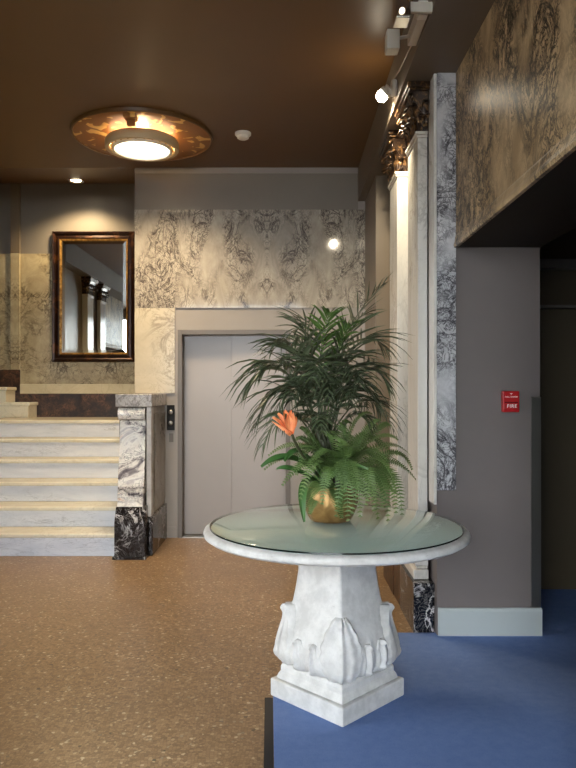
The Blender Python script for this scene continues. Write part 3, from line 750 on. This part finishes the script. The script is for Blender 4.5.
# fern
soil = MB().lathe([(.004,PZ+.146),(.06,PZ+.145),(.108,PZ+.142),(.108,PZ+.13),(.004,PZ+.13)], PX, PY, 32)
obj('soil', soil, M['soil'], pt, smooth=True)
fc = MB(); ball(fc, (PX+.03,PY-.02,PZ+.16), .045, 14)
fern = obj('fern', fc, M['soil'], pt, smooth='all', label='bushy green sword fern spilling over the pot')
def fernfrond(A, B, T_, n, L):
    pts = bez(A,B,T_,14); m = MB(); N = 14
    m.tube([tuple(p) for p in pts], [.0028*(1-.7*i/N) for i in range(N+1)], 5)
    for i in range(n):
        u = (i+.5)/n; t = .10+.90*u; f = t*N; k_ = min(int(f),N-1); p = pts[k_].lerp(pts[k_+1], f-k_); T = (pts[k_+1]-pts[k_]).normalized()
        S = T.cross(Vector((0,-.35,1)));
        if S.length < .1: S = T.cross(Vector((1,0,0)))
        S.normalize(); ll = L*(math.sin(PI*(.12+.80*u))**.7)*(1-.55*u)
        for sd in (-1,1):
            d = S*sd+T*.28+S.cross(T)*.12
            blade(m, p, d, max(.008,ll)*random.uniform(.92,1.08), .0105*(1-.3*u), .10, T, 3)
    return m
fcen = Vector((PX+.04, PY-.02, PZ+.165))
FF = [((352,420,3.0),(372,414,2.98)),((340,425,3.05),(352,424,3.05)),((378,425,3.08),(392,428,3.1)),((345,440,2.95),(325,432,2.93)),
      ((310,440,3.1),(296,440,3.1)),((325,435,3.2),(312,424,3.25)),
      ((385,455,3.0),(416,480,3.0)),((380,440,3.1),(410,455,3.15)),((390,460,2.95),(402,516,2.9)),((380,470,2.9),(382,508,2.85)),
      ((355,455,2.85),(352,515,2.82)),((345,455,2.84),(336,518,2.82)),((368,455,2.85),(366,506,2.8)),((330,460,2.86),(322,505,2.84)),
      ((300,450,3.0),(264,470,3.0)),((305,440,3.05),(268,456,3.05)),((312,455,2.92),(282,486,2.88)),((318,450,2.9),(300,500,2.85)),
      ((358,440,3.2),(380,430,3.35)),((380,450,3.2),(405,470,3.3)),((330,440,3.2),(310,450,3.4)),((350,435,3.2),(345,440,3.4)),
      ((362,445,2.92),(388,462,2.85)),((335,445,2.9),(310,462,2.82)),((350,440,2.9),(345,465,2.76)),((372,435,2.98),(398,440,2.95)),
      ((320,445,2.98),(290,452,2.95)),((365,430,3.02),(380,420,3.02)),((348,450,2.86),(358,490,2.78)),((338,450,2.86),(345,492,2.79)),((375,450,2.9),(396,490,2.86)),((366,462,2.86),(378,520,2.83)),
      ((328,432,3.0),(334,436,2.98)),((392,446,3.08),(412,470,3.08)),((312,436,3.02),(300,428,3.02)),((320,436,3.12),(322,420,3.15))]
rf = random.Random(5)
for i in range(26):
    a = rf.uniform(0, 2*PI); L_ = rf.uniform(.16,.27); e = rf.uniform(-.12,.16)
    q = (PX+.03+L_*math.cos(a), PY-.02+L_*math.sin(a)*.9, PZ+.17+e)
    FF.append(((q[0]*.55+.45*PX, q[1]*.55+.45*PY, q[2]+.10), q, 1))
FF += [((345,462,2.84),(348,522,2.80)),((356,462,2.84),(360,518,2.79)),((368,462,2.84),(374,512,2.79)),((385,462,2.92),(396,514,2.87)),((378,462,2.88),(388,522,2.84))]
for ff in FF:
    b, t = ff[:2]
    B, T_ = (Vector(b), Vector(t)) if len(ff) == 3 else (P(*b), P(*t)); A = fcen + Vector((random.uniform(-.03,.03), random.uniform(-.03,.03), 0))
    B = B + (B-(A+T_)/2)*.55
    if T_.z < PZ+.012 : T_.z = PZ+.015
    obj('fern_frond', fernfrond(A, B, T_, 30, .06), M['fern'], fern, smooth='all', recalc=False)
# broad strap leaves of the flower
def strap(pts, w, cup=.2, droop=0):
    m = MB(); N = len(pts)-1
    def fn(u, v):
        f = v*N; k_ = min(int(f),N-1); p = pts[k_].lerp(pts[k_+1], f-k_); T = (pts[k_+1]-pts[k_]).normalized()
        S = T.cross(Vector((0,-.6,1))).normalized(); U = S.cross(T); s = (u-.5)*2
        ww = w*(math.sin(PI*min(.97,.06+.92*v))**.6)
        return tuple(p + S*s*ww*.5 + U*(abs(s)**1.5)*w*cup)
    m.grid(fn, 6, 20); return m
fs = MB().tube([tuple(q) for q in bez(crown, P(300,460,2.92), P(291,432,2.87), 8)], [.006]*9, 8)
fl_ = obj('flower', fs, M['stem'], pt, smooth='all', label='orange bird of paradise flower on a stalk')
for b, t, w in (((292,448,2.92),(262,468,2.9),.052),((295,470,2.86),(304,522,2.84),.040),((330,462,2.84),(368,470,2.82),.03),((300,440,2.95),(285,462,2.88),.045),((290,470,2.95),(277,470,3.0),.04)):
    obj('strap_leaf', strap(bez(crown+Vector((-.02,-.05,0)), P(*b)+Vector((0,0,.03)), P(*t), 12), w), M['strap'], fl_, smooth='all', recalc=False, label='broad green strap leaf')
hp = P(291,434,2.87)
bk = MB().tube([tuple(hp), tuple(hp.lerp(P(283,428,2.86),.5)), tuple(P(272,421.5,2.84))], [.012,.011,.001], 8)
obj('beak', bk, M['petal'], fl_, smooth='all')
for (x,y,w) in ((277,414,.034),(284,411,.036),(291,411,.032),(296,417,.026),(272,418,.030),(287,416,.036),(281,419,.034)):
    obj('petal', strap(bez(hp, P((x+291)/2+1,(y+434)/2,2.86), P(x,y,2.86+random.uniform(-.03,.03)), 10), w, .3), M['petal'], fl_, smooth='all', recalc=False)

# ------------------------------------------------------------------ lights
def light(name, kind, loc, energy, col, **k):
    L = bpy.data.lights.new(name, kind); L.energy = energy; L.color = col
    rot = k.pop('rot', (0,0,0)); por = k.pop('portal', False)
    for a,b in k.items(): setattr(L, a, b)
    if por: L.cycles.is_portal = True
    o = bpy.data.objects.new(name, L); COL.objects.link(o); o.location = loc; o.rotation_euler = rot; return o
light('daylight_portal_front', 'AREA', ((EX0+EX1)/2, -2.31, EZ/2), 1, (1,1,1), shape='RECTANGLE', size=EX1-EX0, size_y=EZ, rot=(PI/2,0,PI), portal=True)
light('daylight_portal_left', 'AREA', (LX-.16, 1.9, 1.6), 1, (1,1,1), shape='RECTANGLE', size=1.7, size_y=2.0, rot=(0,-PI/2,0), portal=True)
light('ceiling_lamp', 'AREA', (cx, dy, 3.245), 44, (1,.78,.50), shape='DISK', size=.42, spread=2.4)
light('ceiling_lamp_up', 'POINT', (cx, dy, 3.352), 9, (1,.72,.4), shadow_soft_size=.04)
light('landing_lamp', 'SPOT', (DLX, DLY, zs-.05), 105, (1,.76,.44), spot_size=2.4, spot_blend=.6, shadow_soft_size=.05)
so = light('pilaster_spot', 'SPOT', (bx+.0, BY+.06, bz), 95, (1,.86,.62), spot_size=2.0, spot_blend=.7, shadow_soft_size=.03)
so.rotation_euler = (Vector((.80,4.68,2.4))-so.location).to_track_quat('-Z','Y').to_euler()

W = bpy.data.worlds.new('sky'); scene.world = W; W.use_nodes = True
bg = W.node_tree.nodes['Background']; bg.inputs[0].default_value = (.89,.945,1.0,1); bg.inputs[1].default_value = 16

# ------------------------------------------------------------------ camera
cam = bpy.data.cameras.new('camera'); co = bpy.data.objects.new('camera', cam); COL.objects.link(co); scene.camera = co
co.location = (0,0,1.35); co.rotation_euler = (PI/2,0,0)
cam.sensor_fit = 'AUTO'; cam.sensor_width = 36; cam.lens = 690/768*36
cam.shift_x = 3/768; cam.shift_y = 6/768; cam.clip_start = .05
vs = scene.view_settings
scene.display_settings.display_device = 'sRGB'
vs.view_transform = 'Standard'; vs.look = 'None'; vs.exposure = 0; vs.gamma = 1; vs.use_curve_mapping = False
scene.cycles.use_denoising = True
scene.cycles.max_bounces = 10; scene.cycles.diffuse_bounces = 5; scene.cycles.glossy_bounces = 5; scene.cycles.transparent_max_bounces = 12
scene.cycles.caustics_reflective = False; scene.cycles.caustics_refractive = False
scene.cycles.sample_clamp_indirect = 6
